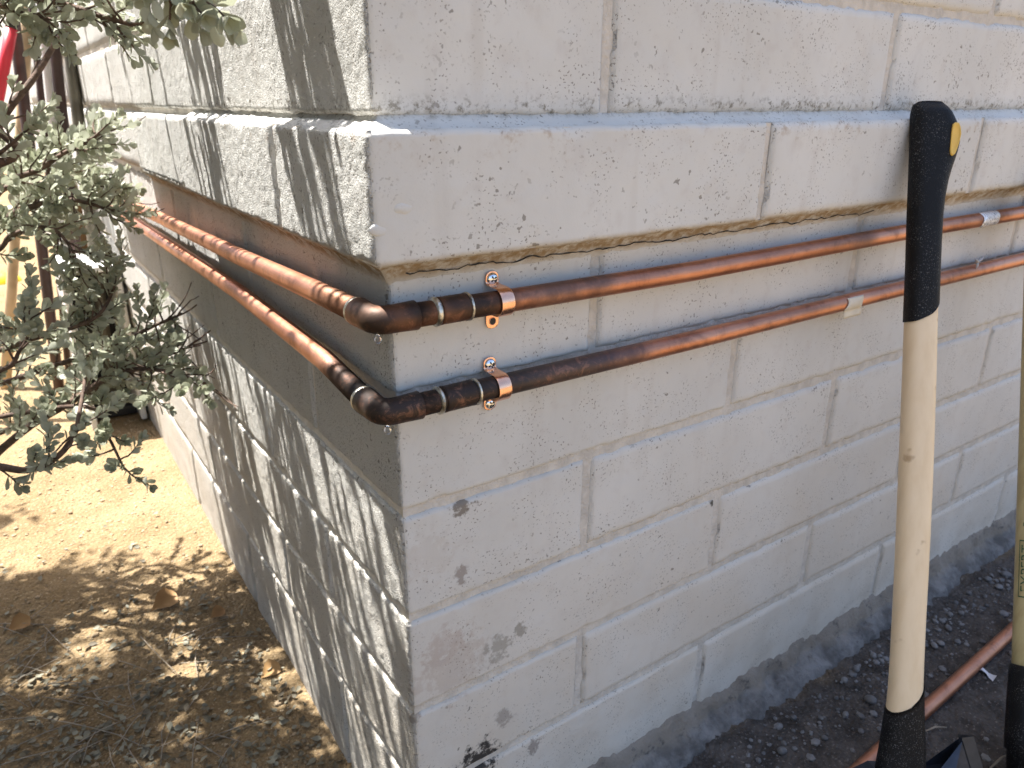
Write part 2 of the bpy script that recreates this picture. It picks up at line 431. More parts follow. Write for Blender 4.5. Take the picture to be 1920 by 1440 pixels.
# ------------------------------------------------------------------ copper pipes round the corner
PR = .0094
def arc(c, r, a0, a1, z, n=9):
    th = np.radians(np.linspace(a0, a1, n)); return [(c[0] + r * math.cos(t), c[1] + r * math.sin(t), z) for t in th]
def pipe(zc, left_pts, right_pts, label, spots, tarnish, ex, solder, seed):
    root = empty('copper_pipe', (0, -.016, zc), label, 'pipe', 'copper pipes along the block wall')
    mat = copper_material('copper_' + str(seed), spots, tarnish)
    ax, ay = -.0175, -.0155; rb = .0105
    m1 = MB(); m1.tube([(x, ay, z) for x, z in right_pts], PR, 20); m1.build('tube', mat, root)
    m1 = MB(); m1.tube([(x, y, z) for x, y, z in left_pts], PR, 20); m1.build('tube', mat, root)
    c = (ax + rb, ay + rb)
    bend = [(ax, ay + rb + e, zc) for e in (.022, .0215, .012, .004)] + arc(c, rb, 180, 270, zc, 10) + [(ax + rb + e, ay, zc) for e in (.004, .012, .0205, .021)]
    R = np.full(len(bend), .0106); R[0] = R[-1] = .0096; R[1] = R[-2] = .0113; R[2] = R[-3] = .0109
    m1 = MB(); m1.tube(bend, R, 24); m1.build('elbow', mat, root)
    x0, x1 = ex
    m1 = MB(); pts = [(x, ay, zc) for x in (x0, x0 + .0006, x0 + .003, x1 - .003, x1 - .0006, x1)]
    m1.tube(pts, [.0096, .0110, .0107, .0107, .0110, .0096], 24); m1.build('coupling', mat, root)
    for xs0, wd, rr in solder:
        m1 = MB(); m1.tube([(xs0 - wd, ay, zc), (xs0 - wd * .4, ay, zc), (xs0 + wd * .4, ay, zc), (xs0 + wd, ay, zc)], [.0097, rr, rr * .985, .0097], 24)
        o = m1.build('solder_ring', M['solder'], root)
    m1 = MB(); m1.tube([(ax, ay + .0350 - e, zc) for e in (-.0025, -.001, .001, .0025)], [.0097, .0110, .0108, .0097], 24)
    m1.build('solder_ring', M['solder'], root)
    return root
zu, zl = -.0225, -.0950
BLK = (.018, .014, .012); BRN = (.10, .045, .022)
pu = pipe(zu, [(-.0175, .015, zu), (-.0175, .1, zu - .002), (-.017, .36, zu - .0115), (-.016, .8, -.046), (-.015, 1.35, -.066)],
          [(0, zu), (.1, -.0235), (.31, -.0250), (.68, -.0215), (1.0, -.0215), (2.2, -.020)],
          'upper copper pipe bending round the wall corner, brown and scorched at its elbow',
          [((.02, -.02, zu), .045, .11, BRN, .95), ((-.02, -.018, zu - .004), .006, .022, BLK, .8), ((.012, -.02, zu + .006), .004, .016, BLK, .85), ((.043, -.02, zu + .008), .003, .014, BLK, .7), ((.07, -.025, zu), .004, .034, BLK, .85), ((-.016, .06, zu), .01, .06, BRN, .8), ((.14, -.01, -.014), .012, .05, (.10, .06, .05), .8),
           ((.19, -.01, -.014), .008, .03, (.06, .05, .05), .7), ((-.02, -.0, zu + .012), .004, .02, BLK, .7), ((.58, -.012, -.014), .01, .04, (.14, .08, .06), .7)], .6,
          (.0330, .058), [(.0305, .0026, .0115), (.0590, .0015, .0115)], 1)
plw = pipe(zl, [(-.0175, .015, zl), (-.0175, .1, zl + .010), (-.017, .36, -.0785), (-.016, .83, -.0835), (-.016, 1.35, -.0890)],
          [(0, zl), (.1, -.0950), (.32, -.0955), (.7, -.0935), (1.0, -.0925), (2.2, -.092)],
          'lower copper pipe bending round the wall corner, blackened by the torch at its elbow',
          [((.03, -.02, zl), .06, .12, BLK, .97), ((.15, -.016, zl), .03, .10, (.045, .038, .036), .92), ((-.016, .05, zl), .015, .07, BLK, .9), ((.22, -.01, zl + .008), .01, .06, (.09, .06, .06), .75)], .6,
          (.0340, .062), [(.0305, .0020, .0115), (.0650, .0014, .0114)], 2)
# sticker, tag and clip fixed to the pipes
def wrap(name, x0, x1, zc, yc, r, a0, a1, mat, parent, drop=0., wav=.0):
    A = np.radians(np.linspace(a0, a1, 12)); X = np.linspace(x0, x1, 6); V = []; k = 12
    for i, x in enumerate(X):
        pts = [(x + wav * math.sin(3 * a + i), yc - r * math.cos(a), zc + r * math.sin(a)) for a in A]
        if drop: pts += [(x + wav * 1.5 * (x - x0) / (x1 - x0), yc - r * math.cos(A[-1]) - .001, zc + r * math.sin(A[-1]) - drop * q) for q in (.35, .7, 1.)]
        k = len(pts); V += pts
    V = np.array(V); V[:, 1] += .0006 * vn(V, 180, 5)
    F = [(i * k + j, i * k + j + 1, (i + 1) * k + j + 1, (i + 1) * k + j) for i in range(5) for j in range(k - 1)]
    o = mesh_obj(name, V, F, mat, parent); s = o.modifiers.new('thick', 'SOLIDIFY'); s.thickness = .0005; s.offset = 1
    return o
b_ = NB('foil_sticker'); ln = b_.rng(b_.noise(1, 2, vec=b_.scalev((520, 30, 260))), .50, .60)
M['foil'] = b_.set(b_.mix(b_.mul(ln, .75), (.86, .87, .88), (.16, .17, .19)), .32, .35)
M['paper'] = plain('cream_paper', (.74, .68, .55), .7, 0, 40, .06)
M['grey_plastic'] = plain('grey_plastic', (.42, .42, .43), .5, 0, 60, .1)
x = ony(1861, 405, -.025)[0]; tag(wrap('sticker', x - .022, x + .022, -.0215, -.0155, PR + .0006, 80, -58, M['foil'], pu, 0, .0008), 'crumpled silver foil sticker with grey print')
x = ony(1603, 573, -.025)[0]; tag(wrap('paper_tag', x - .0155, x + .0155, -.0938, -.0155, PR + .0006, 45, -55, M['paper'], plw, .009, .0022), 'folded cream paper tag hanging under the pipe')
p = ony(1826, 496, -.018)
mb = MB()
for ang, ln in ((25, .016), (150, .012), (265, .010)):
    a = math.radians(ang); mb.tube([p + np.array([0, -.004, .004]), p + np.array([math.cos(a) * ln * .5, -.005, .004 + math.sin(a) * ln * .5]), p + np.array([math.cos(a) * ln, -.004, .004 + math.sin(a) * ln])], [.0022, .0016, .0004], 6)
mb.build('wire_clip', M['grey_plastic'], plw)
# water hanging from the elbows
b_ = NB('water'); b_.b.inputs['Transmission Weight'].default_value = 1; b_.b.inputs['IOR'].default_value = 1.33
M['water'] = b_.set((.98, .99, 1.), .0, 0)
def drop(c, r, parent):
    V = []; n = 10
    for i in range(9):
        a = math.pi * i / 8; rr = r * math.sin(a) * (1 if a > 1.2 else .75)
        for j in range(n): V.append((c[0] + rr * math.cos(6.2832 * j / n), c[1] + rr * math.sin(6.2832 * j / n), c[2] + r * 1.25 * math.cos(a)))
    F = [(i * n + j, (i + 1) * n + j, (i + 1) * n + (j + 1) % n, i * n + (j + 1) % n) for i in range(8) for j in range(n)]
    mesh_obj('water_drop', V, F, M['water'], parent)
drop((-.019, -.019, zu - .0118), .0028, pu); drop((-.0165, -.0205, zl - .0115), .0030, plw)
adopt(pu); adopt(plw)

# ------------------------------------------------------------------ pipe straps
def strap(xc, zc, zt, zb, label, screws, hole):
    root = empty('pipe_strap', (xc, -.001, zc), label, 'pipe strap', 'copper two-hole pipe straps')
    r = .0114; yc = -.0155; wl = .0061
    prof = []                                  # (y, z, half width)
    for z in np.linspace(zt + .0062, zc + r + .0022, 9):
        e = (zt + .0062 - z); hw = wl if e > .0055 else wl * (.25 + .75 * math.sqrt(max(0, 1 - (1 - e / .0055) ** 2)))
        prof.append((-.0022, z, hw))
    prof.append((-.0030, zc + r + .0008, wl)); prof.append((-.0062, zc + r + .0001, wl))
    for a in np.linspace(80, -80, 17): prof.append((yc - r * math.cos(math.radians(a)), zc + r * math.sin(math.radians(a)), wl))
    prof.append((-.0062, zc - r - .0001, wl)); prof.append((-.0030, zc - r - .0008, wl))
    for z in np.linspace(zc - r - .0022, zb - .0062, 9):
        e = (z - (zb - .0062)); hw = wl if e > .0055 else wl * (.25 + .75 * math.sqrt(max(0, 1 - (1 - e / .0055) ** 2)))
        prof.append((-.0022, z, hw))
    V = []; k = 5
    for y, z, hw in prof:
        for q in range(k): V.append((xc + hw * (q / 2 - 1), y, z))
    F = [(i * k + j, (i + 1) * k + j, (i + 1) * k + j + 1, i * k + j + 1) for i in range(len(prof) - 1) for j in range(k - 1)]
    o = mesh_obj('band', V, F, M['strap'], root); s = o.modifiers.new('thick', 'SOLIDIFY'); s.thickness = .0009; s.offset = 0
    bv = o.modifiers.new('bev', 'BEVEL'); bv.width = .0003; bv.segments = 2; bv.limit_method = 'ANGLE'
    for z, rot in screws:
        V = []; n = 20
        for i in range(7):
            a = math.radians(90 * i / 6)
            for j in range(n): V.append((xc + .0052 * math.sin(a) * math.cos(6.28318 * j / n), -.0026 - .0030 * math.cos(a), z + .0052 * math.sin(a) * math.sin(6.28318 * j / n)))
        V += [(xc + .0052 * math.cos(6.28318 * j / n), -.0020, z + .0052 * math.sin(6.28318 * j / n)) for j in range(n)]
        F = [(i * n + j, (i + 1) * n + j, (i + 1) * n + (j + 1) % n, i * n + (j + 1) % n) for i in range(7) for j in range(n)]
        sc = mesh_obj('screw', V, F, M['screw'], root)
        mb = MB()
        for q in (0, 90):
            a = math.radians(rot + q); Mx = [[math.cos(a), 0, -math.sin(a)], [0, 1, 0], [math.sin(a), 0, math.cos(a)]]
            mb.box((xc, -.0051, z), (.0029, .00045, .00065), Mx)
        ro = mb.build('cross_slot', M['recess'], sc, smooth=False)
    if hole is not None:
        n = 16
        def ring(r0, r1, y, mat, name, par):
            V = [(xc + r * math.cos(6.28318 * j / n), y, hole + r * math.sin(6.28318 * j / n)) for r in (r0, r1) for j in range(n)]
            return mesh_obj(name, V, [(j, (j + 1) % n, n + (j + 1) % n, n + j) for j in range(n)], mat, par)
        ring(.0001, .0030, -.0029, M['recess'], 'screw_hole', root)
        mb = MB(); mb.tube([(xc + .0032 * math.cos(6.28318 * j / n), -.0029, hole + .0032 * math.sin(6.28318 * j / n)) for j in range(n + 1)], .0003, 6, False); mb.build('hole_rim', M['strap'], root)
    adopt(root)
    for c in list(root.children):
        for g in c.children: pass
    return root
strap(.0905, -.0232, -.0070, -.0425, 'copper strap on the upper pipe with one screw and an empty hole below', [(-.0070, 35)], -.0425)
strap(.0875, -.0955, -.0795, -.1148, 'copper strap on the blackened lower pipe held by two screws', [(-.0795, 20), (-.1148, 40)], None)

# ------------------------------------------------------------------ axe leaning on the wall
M['rubber'] = None
b_ = NB('black_rubber'); sp = b_.rng(b_.noise(800, 1), .63, .68); pt = b_.rng(b_.noise(30, 3), .35, .6)
c_ = b_.mix(b_.mul(b_.mul(sp, pt), .5), (.0045, .0047, .0055), (.20, .20, .195))
M['rubber'] = b_.set(c_, .5, 0, b_.bump(b_.noise(700, 2), .0006), .22)
def wood(name, ca, cb, axis_scale, stain):
    b = NB(name); g = b.noise(1, 4, .6, vec=b.scalev(axis_scale))
    c = b.mix(b.rng(g, .35, .7), ca, cb)
    c = b.mix(b.mul(b.rng(b.noise(34, 3), .66, .74), .8), c, stain)
    c = b.mix(b.mul(b.rng(b.noise(6, 3), .5, .8), .3), c, tuple(x * .75 for x in cb))
    return b.set(c, .42, 0, b.bump(g, .0003), .4)
M['ash'] = wood('ash_wood', (.76, .615, .42), (.71, .56, .365), (70, 70, 4), (.40, .27, .15))
M['steel_dark'] = plain('dark_blade', (.05, .06, .085), .38, .85, 30, .3, .0004)
M['steel_edge'] = plain('ground_edge', (.05, .047, .045), .6, .4, 60, .2)
M['yellow'] = plain('yellow_plastic', (.78, .50, .10), .4, 0, 30, .06)
T = np.array([.6405, -.037, .126]); Bt = onz(1690, 1440, -.585)
ax_ = (Bt - T); LEN = np.linalg.norm(ax_); ax_ /= LEN
wv = ROT[0] - ROT[0].dot(ax_) * ax_; wv /= np.linalg.norm(wv); nv = np.cross(ax_, wv)
if nv.dot(CAM - T) < 0: nv = -nv
def on_axe(u, v):
    r = ray(u, v); tt = (T - CAM).dot(nv) / r.dot(nv); q = CAM + r * tt - T; return q.dot(ax_), q.dot(wv)
rows = [(192, 1722, 1764), (197, 1714, 1770), (210, 1712, 1778), (230, 1711, 1788), (250, 1710.5, 1793), (268, 1710, 1794), (285, 1709.5, 1790), (300, 1709, 1785),
        (320, 1708.5, 1778), (340, 1708, 1772), (370, 1707, 1766), (400, 1706, 1762.5), (450, 1704.5, 1759.5), (500, 1703, 1757.5), (560, 1700.5, 1755.5), (605, 1698.5, 1754),
        (700, 1695, 1752), (800, 1691, 1749), (900, 1687, 1745.5), (1000, 1683, 1741), (1080, 1679.5, 1737), (1150, 1676, 1733), (1240, 1671.5, 1729), (1290, 1668, 1727.5),
        (1330, 1664, 1728), (1380, 1656, 1730), (1410, 1651, 1731), (1440, 1645, 1732)]
tab = []
for v, l, r in rows:
    (t0, a), (t1, b) = on_axe(l, v), on_axe(r, v); tab.append(((t0 + t1) / 2, a, b))
tab = np.array(tab); tab = tab[np.argsort(tab[:, 0])]
def axe_prof(t): return np.interp(t, tab[:, 0], tab[:, 1]), np.interp(t, tab[:, 0], tab[:, 2])
def handle_piece(name, fn0, fn1, grow, mat, parent, nt=60, n=28, thick=.0135, cap=True):
    """skin of the handle between two slanting ends; fn(s) gives t for s in -1 (left)..1 (right)"""
    V = []
    for i in range(nt + 1):
        f = i / nt
        for j in range(n):
            th = 2 * math.pi * j / n; s = math.cos(th)
            t = fn0(s) * (1 - f) + fn1(s) * f
            a, b = axe_prof(t); c = (a + b) / 2; h = (b - a) / 2 + grow
            ex = math.copysign(abs(math.cos(th)) ** .8, math.cos(th)); ey = math.copysign(abs(math.sin(th)) ** .8, math.sin(th))
            th_ = thick + grow
            if grow > 0 and t < .012: th_ *= math.sqrt(max(.15, t / .012)); 
            V.append(T + ax_ * t + wv * (c + ex * h) + nv * ey * th_)
    F = [(i * n + j, i * n + (j + 1) % n, (i + 1) * n + (j + 1) % n, (i + 1) * n + j) for i in range(nt) for j in range(n)]
    if cap: F += [tuple(range(n)), tuple(nt * n + j for j in range(n))[::-1]]
    o = mesh_obj(name, V, F, mat, parent); return o
t_top = tab[0, 0]
tl0, tr0 = on_axe(1698, 604)[0], on_axe(1755, 562)[0]
tl1, tr1 = on_axe(1665, 1330)[0], on_axe(1728, 1278)[0]
sl = lambda a, b: (lambda s: a + (b - a) * (.5 + .5 * s) ** 2)
axe = empty('axe', T + ax_ * (LEN + .06), 'wooden-handled axe with black grip standing head down against the block wall', 'axe')
handle_piece('wooden_handle', lambda s: tl0 - .06, lambda s: tl1 + .05, 0., M['ash'], axe)
handle_piece('grip', lambda s: t_top, sl(tl0, tr0), .0012, M['rubber'], axe, 90)
handle_piece('collar', sl(tl1, tr1), lambda s: LEN + .03, .0012, M['rubber'], axe, 24)
# yellow lanyard hole in the swell of the grip
hl = [(1773, 240), (1777, 237), (1783, 238), (1786, 246), (1787, 258), (1784, 272), (1780, 284), (1776, 294), (1772, 298), (1768, 295), (1767, 288), (1768, 275), (1769.5, 258), (1771, 247)]
hp_ = [on_axe(*q) for q in hl]; n = len(hp_); cx = np.mean([q[0] for q in hp_]); cy = np.mean([q[1] for q in hp_])
V = []; lv = ((1.03, .009), (1.0, .0152), (.92, .0154), (.82, .0142), (.4, .0138))
for k_, d_ in lv:
    for a, b in hp_: V.append(T + ax_ * (cx + (a - cx) * k_) + wv * (cy + (b - cy) * k_) + nv * d_)
F = [(i * n + j, i * n + (j + 1) % n, (i + 1) * n + (j + 1) % n, (i + 1) * n + j) for i in range(len(lv) - 1) for j in range(n)] + [tuple((len(lv) - 1) * n + j for j in range(n))]
mesh_obj('lanyard_hole', V, F, M['yellow'], axe)
V = [T + ax_ * (t_ + .0) + wv * b + nv * d_ for t_, b, d_ in ()]
# head: poll and eye round the handle foot, blade flaring to the right
tipA = on_axe(1822, 1380)
te = LEN
outl = [(te + .012, -.052), (te + .002, -.030), (te + .004, .030), (te - .002, .055), (tipA[0] + .004, tipA[1] - .012), (tipA[0], tipA[1]), (tipA[0] + .035, tipA[1] + .012), (tipA[0] + .075, tipA[1] + .012),
        (tipA[0] + .115, tipA[1] + .002), (te + .090, .060), (te + .075, .030), (te + .070, -.052)]
thk = [.016, .018, .018, .011, .003, .0006, .0006, .0006, .0006, .008, .017, .016]
V = []; n = len(outl)
for s in (1, -1):
    for (a, b), h in zip(outl, thk): V.append(T + ax_ * a + wv * b + nv * h * s)
ca = (te + .035, .0)
V.append(T + ax_ * ca[0] + wv * ca[1] + nv * .020); V.append(T + ax_ * ca[0] + wv * ca[1] - nv * .020)
F = [(i, (i + 1) % n, 2 * n) for i in range(n)] + [(n + (i + 1) % n, n + i, 2 * n + 1) for i in range(n)] + [(i, n + i, n + (i + 1) % n, (i + 1) % n) for i in range(n)]
V = np.array(V)
gz = V[:, 2].min(); V += np.array([0, 0, 0.]) 
mesh_obj('axe_head', V, F, M['steel_dark'], axe, smooth=False)
# ground bevel along the cutting edge
V = []
for s in (1, -1):
    for k_ in (0, 1):
        for i in (5, 6, 7, 8):
            a, b = outl[i]; V.append(T + ax_ * a + wv * (b - .014 * k_ + .0015 * (1 - k_)) + nv * s * (.0012 + .0030 * k_))
F = []
for s in (0, 1):
    for i in range(3): F.append((s * 8 + i, s * 8 + i + 1, s * 8 + 4 + i + 1, s * 8 + 4 + i))
mesh_obj('cutting_edge', V, F, M['steel_edge'], axe, smooth=False)
adopt(axe)

# ------------------------------------------------------------------ second tool at the right edge
A0 = onz(1921, 1432, -.615); A1 = ony(1938, 850, -.165)
sd_ = A1 - A0; sd_ /= np.linalg.norm(sd_); k_ = (-.036 - A0[1]) / sd_[1]
shv = empty('shovel', A0 - sd_ * .06, 'shovel with lettered yellowish wooden handle and black socket at the right edge', 'shovel')
M['old_wood'] = wood('varnished_wood', (.44, .37, .19), (.36, .29, .14), (90, 90, 5), (.16, .11, .05))
tb = (onz(1921, 1250, -.5) - A0); tb = np.linalg.norm(ony(1924, 1250, A0[1] + sd_[1] * .13) - A0)
rs = .0165
mb = MB(); mb.tube([A0 + sd_ * q for q in np.linspace(tb - .03, k_, 14)], rs, 24); mb.build('handle', M['old_wood'], shv)
mb = MB(); q = [(-.02, .0185), (.012, .0185), (.014, .0215), (.03, .0215), (.07, .0205), (tb - .012, .0195), (tb, .0188), (tb + .001, .0170)]
mb.tube([A0 + sd_ * a for a, _ in q], [b for _, b in q], 24); mb.build('socket', M['rubber'], shv)
M['green_ink'] = plain('green_ink', (.02, .075, .03), .5)
# the lettering, wrapped on the handle
su = np.cross(sd_, [0, 0, 1.]); su = ROT[0] - ROT[0].dot(sd_) * sd_; su /= np.linalg.norm(su); sn_ = np.cross(sd_, su)
if sn_.dot(CAM - A0) < 0: sn_ = -sn_
fc = bpy.data.curves.new('lettering', 'FONT'); fc.body = 'EXPERT'; fc.size = .017; fc.align_x = 'LEFT'
fo = bpy.data.objects.new('lettering', fc); COL.objects.link(fo)
bpy.context.view_layer.update()
me_ = fo.evaluated_get(bpy.context.evaluated_depsgraph_get()).to_mesh()
tv = np.array([v.co[:] for v in me_.vertices]); tf = [tuple(p.vertices) for p in me_.polygons]
fo.evaluated_get(bpy.context.evaluated_depsgraph_get()).to_mesh_clear(); bpy.data.objects.remove(fo)
def wrapped(V2, r): return [A0 + sd_ * a + su * r * math.sin(b) + sn_ * r * math.cos(b) for a, b in V2]
tE = np.linalg.norm(ony(1918, 1112, A0[1] + sd_[1] * .23) - A0)
v2 = [(tE + x_ * 1.0, -.86 - (y_ - .006) / rs) for x_, y_, _ in tv]
mesh_obj('lettering', wrapped(v2, rs + .0004), tf, M['green_ink'], shv, smooth=False)
wd_ = tv[:, 0].max()
fr = MB()
for (a0, a1, b0, b1) in ((tE - .006, tE + wd_ + .006, -1.36, -1.30), (tE - .006, tE + wd_ + .006, -.30, -.24), (tE - .006, tE - .0045, -1.36, -.24), (tE + wd_ + .0045, tE + wd_ + .006, -1.36, -.24)):
    g = [(a, b) for a in np.linspace(a0, a1, 2) for b in np.linspace(b0, b1, 8)]
    fr.add(wrapped(g, rs + .00045), [(j, j + 1, 8 + j + 1, 8 + j) for j in range(7)])
fr.build('lettering_frame', M['green_ink'], shv)
fc = bpy.data.curves.new('size_mark', 'FONT'); fc.body = '5'; fc.size = .014
fo = bpy.data.objects.new('size_mark', fc); COL.objects.link(fo); bpy.context.view_layer.update()
me_ = fo.evaluated_get(bpy.context.evaluated_depsgraph_get()).to_mesh()
tv = np.array([v.co[:] for v in me_.vertices]); tf = [tuple(p.vertices) for p in me_.polygons]
bpy.data.objects.remove(fo)
mesh_obj('size_mark', wrapped([(tE + wd_ + .022 + x_, -.85 - (y_ - .005) / rs) for x_, y_, _ in tv], rs + .0004), tf, M['green_ink'], shv, smooth=False)
# blade on the ground
V = []; nn = 9
for i in range(8):
    f = i / 7; wv_ = .085 * min(1, .35 + 2.2 * f) * (1 if f < .7 else math.sqrt(max(.02, 1 - ((f - .7) / .3) ** 2)))
    for j in range(nn):
        g = j / (nn - 1) * 2 - 1; V.append(A0 + sd_ * (-.012 - .02 * f) + np.array([.55, -.35, 0]) * .28 * f + np.array([.35, .55, 0]) / .65 * wv_ * g + np.array([0, 0, .014 * g * g - .012 * f]))
mesh_obj('blade', V, [(i * nn + j, (i + 1) * nn + j, (i + 1) * nn + j + 1, i * nn + j + 1) for i in range(7) for j in range(nn - 1)], M['steel_dark'], shv).modifiers.new('t', 'SOLIDIFY').thickness = .002
adopt(shv)

# ------------------------------------------------------------------ things lying on the soil in front of the wall
SZ = -.663
a = onz(1560, 1490, SZ + .0095); b = onz(1900, 1180, SZ + .0095); dr = (b - a)
M['dull_copper'] = copper_material('dull_copper', [], .6, .38)
mb = MB(); mb.tube([a + dr * q + np.array([0, 0, .0]) for q in np.linspace(-.2, 1.9, 8)], PR, 18)
tag(mb.build('copper_offcut', M['dull_copper']), 'loose length of dull copper pipe lying on the dark soil', 'pipe')
M['stone'] = plain('grey_stone', (.15, .148, .148), .8, 0, 40, .4, .002)
M['pale_stone'] = plain('pale_grit', (.32, .24, .15), .85, 0, 60, .35)
def rock(c, r, seed):
    ico = [(0, 0, 1), (.894, 0, .447), (.276, .851, .447), (-.724, .526, .447), (-.724, -.526, .447), (.276, -.851, .447), (.724, .526, -.447), (-.276, .851, -.447), (-.894, 0, -.447), (-.276, -.851, -.447), (.724, -.526, -.447), (0, 0, -1)]
    f = [(0, 1, 2), (0, 2, 3), (0, 3, 4), (0, 4, 5), (0, 5, 1), (1, 6, 2), (2, 7, 3), (3, 8, 4), (4, 9, 5), (5, 10, 1), (2, 6, 7), (3, 7, 8), (4, 8, 9), (5, 9, 10), (1, 10, 6), (6, 11, 7), (7, 11, 8), (8, 11, 9), (9, 11, 10), (10, 11, 6)]
    rr = np.random.default_rng(seed); V = np.array(ico) * (1 + .3 * (rr.random((12, 1)) - .5)) * r * (1 + .5 * (rr.random((1, 3)) - .5)) * np.array([1, 1, .7])
    a = rr.random() * 6.28; Rz = np.array([[math.cos(a), -math.sin(a), 0], [math.sin(a), math.cos(a), 0], [0, 0, 1]])
    return V @ Rz.T + np.array(c), f
mb = MB(); q = 0
for i in range(1700):
    x = rng.uniform(.05, 1.9); y = -.04 - abs(rng.normal(0, .075)) - rng.random() * .02
    r = rng.choice([.0016, .0024, .0035, .005], p=[.40, .27, .2, .13]) * rng.uniform(.7, 1.3)
    if rng.random() > .35 + .65 * math.exp(-abs(y + .06) / .05): continue
    z = gheight(np.array([x]), np.array([y]))[0]; V, f = rock((x, y, z + r * .25), r, i); mb.add(V, f)
tag(mb.build('gravel', M['stone'], smooth=False), 'grey gravel scattered on dark soil below the block wall', kind='stuff')
for i, (u, v, r) in enumerate([(1752, 1210, .008), (1764, 1206, .0085), (1778, 1178, .008), (1880, 1155, .009), (1885, 1080, .010), (1872, 1105, .008), (1630, 1320, .009), (1550, 1255, .008), (1527, 1212, .008), (1545, 1390, .007), (1465, 1415, .008), (1815, 1075, .009)]):
    p = onz(u, v, SZ); z = gheight(p[:1], p[1:2])[0]; V, f = rock((p[0], min(p[1], -.06), z + r * .35), r, 900 + i)
    o = mesh_obj('stone', V, f, M['stone'], None, True); sb = o.modifiers.new('s', 'SUBSURF'); sb.levels = 1; sb.render_levels = 2
    tag(o, 'small rounded grey stone on the dark soil beside the footing', 'stone', 'grey stones beside the footing')
# a scrap of white paper and a few twigs
p = onz(1850, 1262, SZ + .003); V = []
for i in range(5):
    for j in range(3): V.append(p + np.array([.005 * (j - 1) + .002 * math.sin(i), -.006 * (i - 2), .003 * math.sin(i * 1.3 + j)]))
mesh_obj('paper_scrap', V, [(i * 3 + j, (i + 1) * 3 + j, (i + 1) * 3 + j + 1, i * 3 + j + 1) for i in range(4) for j in range(2)], plain('white_scrap', (.72, .72, .75), .7))
tag(COL.objects[-1], 'torn white scrap of paper by the loose copper pipe', 'paper scrap')
M['twig'] = plain('grey_twig', (.26, .22, .17), .8, 0, 80, .3)
for (u0, v0, u1, v1, lab) in ((1857, 1440, 1897, 1412, 'pale dry twig on the soil near the axe blade'), (1732, 1372, 1775, 1364, 'thin dark twig lying beside the axe collar')):
    a, b = onz(u0, v0, SZ + .004), onz(u1, v1, SZ + .004); mb = MB(); mb.tube([a, (a + b) / 2 + np.array([.002, .001, .003]), b], [.0012, .0014, .0008], 6)
    tag(mb.build('twig', M['twig']), lab, 'twig')

# ------------------------------------------------------------------ grit and leaf litter on the sand
mb = MB()
for i in range(4200):
    x = -abs(rng.normal(0, .3)) - .03; y = rng.uniform(.05, 1.9)
    r = rng.choice([.0012, .0018, .0028, .0045], p=[.5, .3, .16, .04]) * rng.uniform(.7, 1.2)
    z = gheight(np.array([x]), np.array([y]))[0]; V, f = rock((x, y, z + r * .25), r, 5000 + i); mb.add(V, f)
tag(mb.build('grit', M['pale_stone'], smooth=False), 'pale grit on the sunlit sandy ground', kind='stuff')

LEAFV = np.array([(0, 0, 0), (.22, .10, .02), (.22, -.10, .02), (.22, 0, -.02), (.5, .25, .06), (.5, -.25, .06), (.5, 0, -.01), (.78, .28, .06), (.78, -.28, .06), (.78, 0, .0), (.96, .10, .03), (.96, -.10, .03), (1, 0, .02)], float)
LEAFF = [(0, 3, 1), (0, 2, 3), (1, 3, 6, 4), (3, 2, 5, 6), (4, 6, 9, 7), (6, 5, 8, 9), (7, 9, 12, 10), (9, 8, 11, 12)]
def leaf_mat(name, ca, cb, cc, trans):
    mt, n, l, b = new_mat(name)
    oi = n.new('ShaderNodeObjectInfo'); geo = n.new('ShaderNodeNewGeometry')
    nz = n.new('ShaderNodeTexNoise'); nz.inputs['Scale'].default_value = 26; l.new(geo.outputs['Position'], nz.inputs['Vector'])
    mr = n.new('ShaderNodeMapRange'); l.new(nz.outputs['Fac'], mr.inputs[0]); mr.inputs[1].default_value = .35; mr.inputs[2].default_value = .65
    mx = n.new('ShaderNodeMix'); mx.data_type = 'RGBA'; l.new(mr.outputs[0], mx.inputs[0]); mx.inputs[6].default_value = (*ca, 1); mx.inputs[7].default_value = (*cb, 1)
    bk = n.new('ShaderNodeMix'); bk.data_type = 'RGBA'; l.new(geo.outputs['Backfacing'], bk.inputs[0]); l.new(mx.outputs[2], bk.inputs[6]); bk.inputs[7].default_value = (*cc, 1)
    l.new(bk.outputs[2], b.inputs['Base Color']); b.inputs['Roughness'].default_value = .62; b.inputs['Specular IOR Level'].default_value = .35
    tr = n.new('ShaderNodeBsdfTranslucent'); l.new(bk.outputs[2], tr.inputs[0]); ms = n.new('ShaderNodeMixShader'); ms.inputs[0].default_value = trans
    l.new(b.outputs[0], ms.inputs[1]); l.new(tr.outputs[0], ms.inputs[2]); l.new(ms.outputs[0], n['Material Output'].inputs[0])
    return mt
M['leaf'] = leaf_mat('sage_leaf', (.31, .335, .23), (.45, .47, .36), (.46, .48, .385), .28)
M['litter'] = leaf_mat('fallen_leaf', (.10, .08, .05), (.25, .24, .18), (.17, .15, .11), .08)
M['dry'] = leaf_mat('dry_brown_leaf', (.28, .15, .06), (.40, .24, .10), (.33, .2, .1), .1)
M['bark'] = plain('shrub_bark', (.115, .075, .055), .85, 0, 120, .4, .001)
def leaf_matrix(p, d, up, ln):
    d = d / np.linalg.norm(d); s = np.cross(up, d)
    if np.linalg.norm(s) < 1e-3: s = np.cross([1, .3, 0], d)
    s /= np.linalg.norm(s); n = np.cross(d, s); return np.array([d, s, n]).T * ln, p
def leaves_mesh(name, Ms, mat, parent=None):
    k = len(LEAFV); V = np.concatenate([LEAFV @ A.T + p for A, p in Ms]); F = [tuple(i * k + j for j in f) for i in range(len(Ms)) for f in LEAFF]
    return mesh_obj(name, V, F, mat, parent)
Ms = []
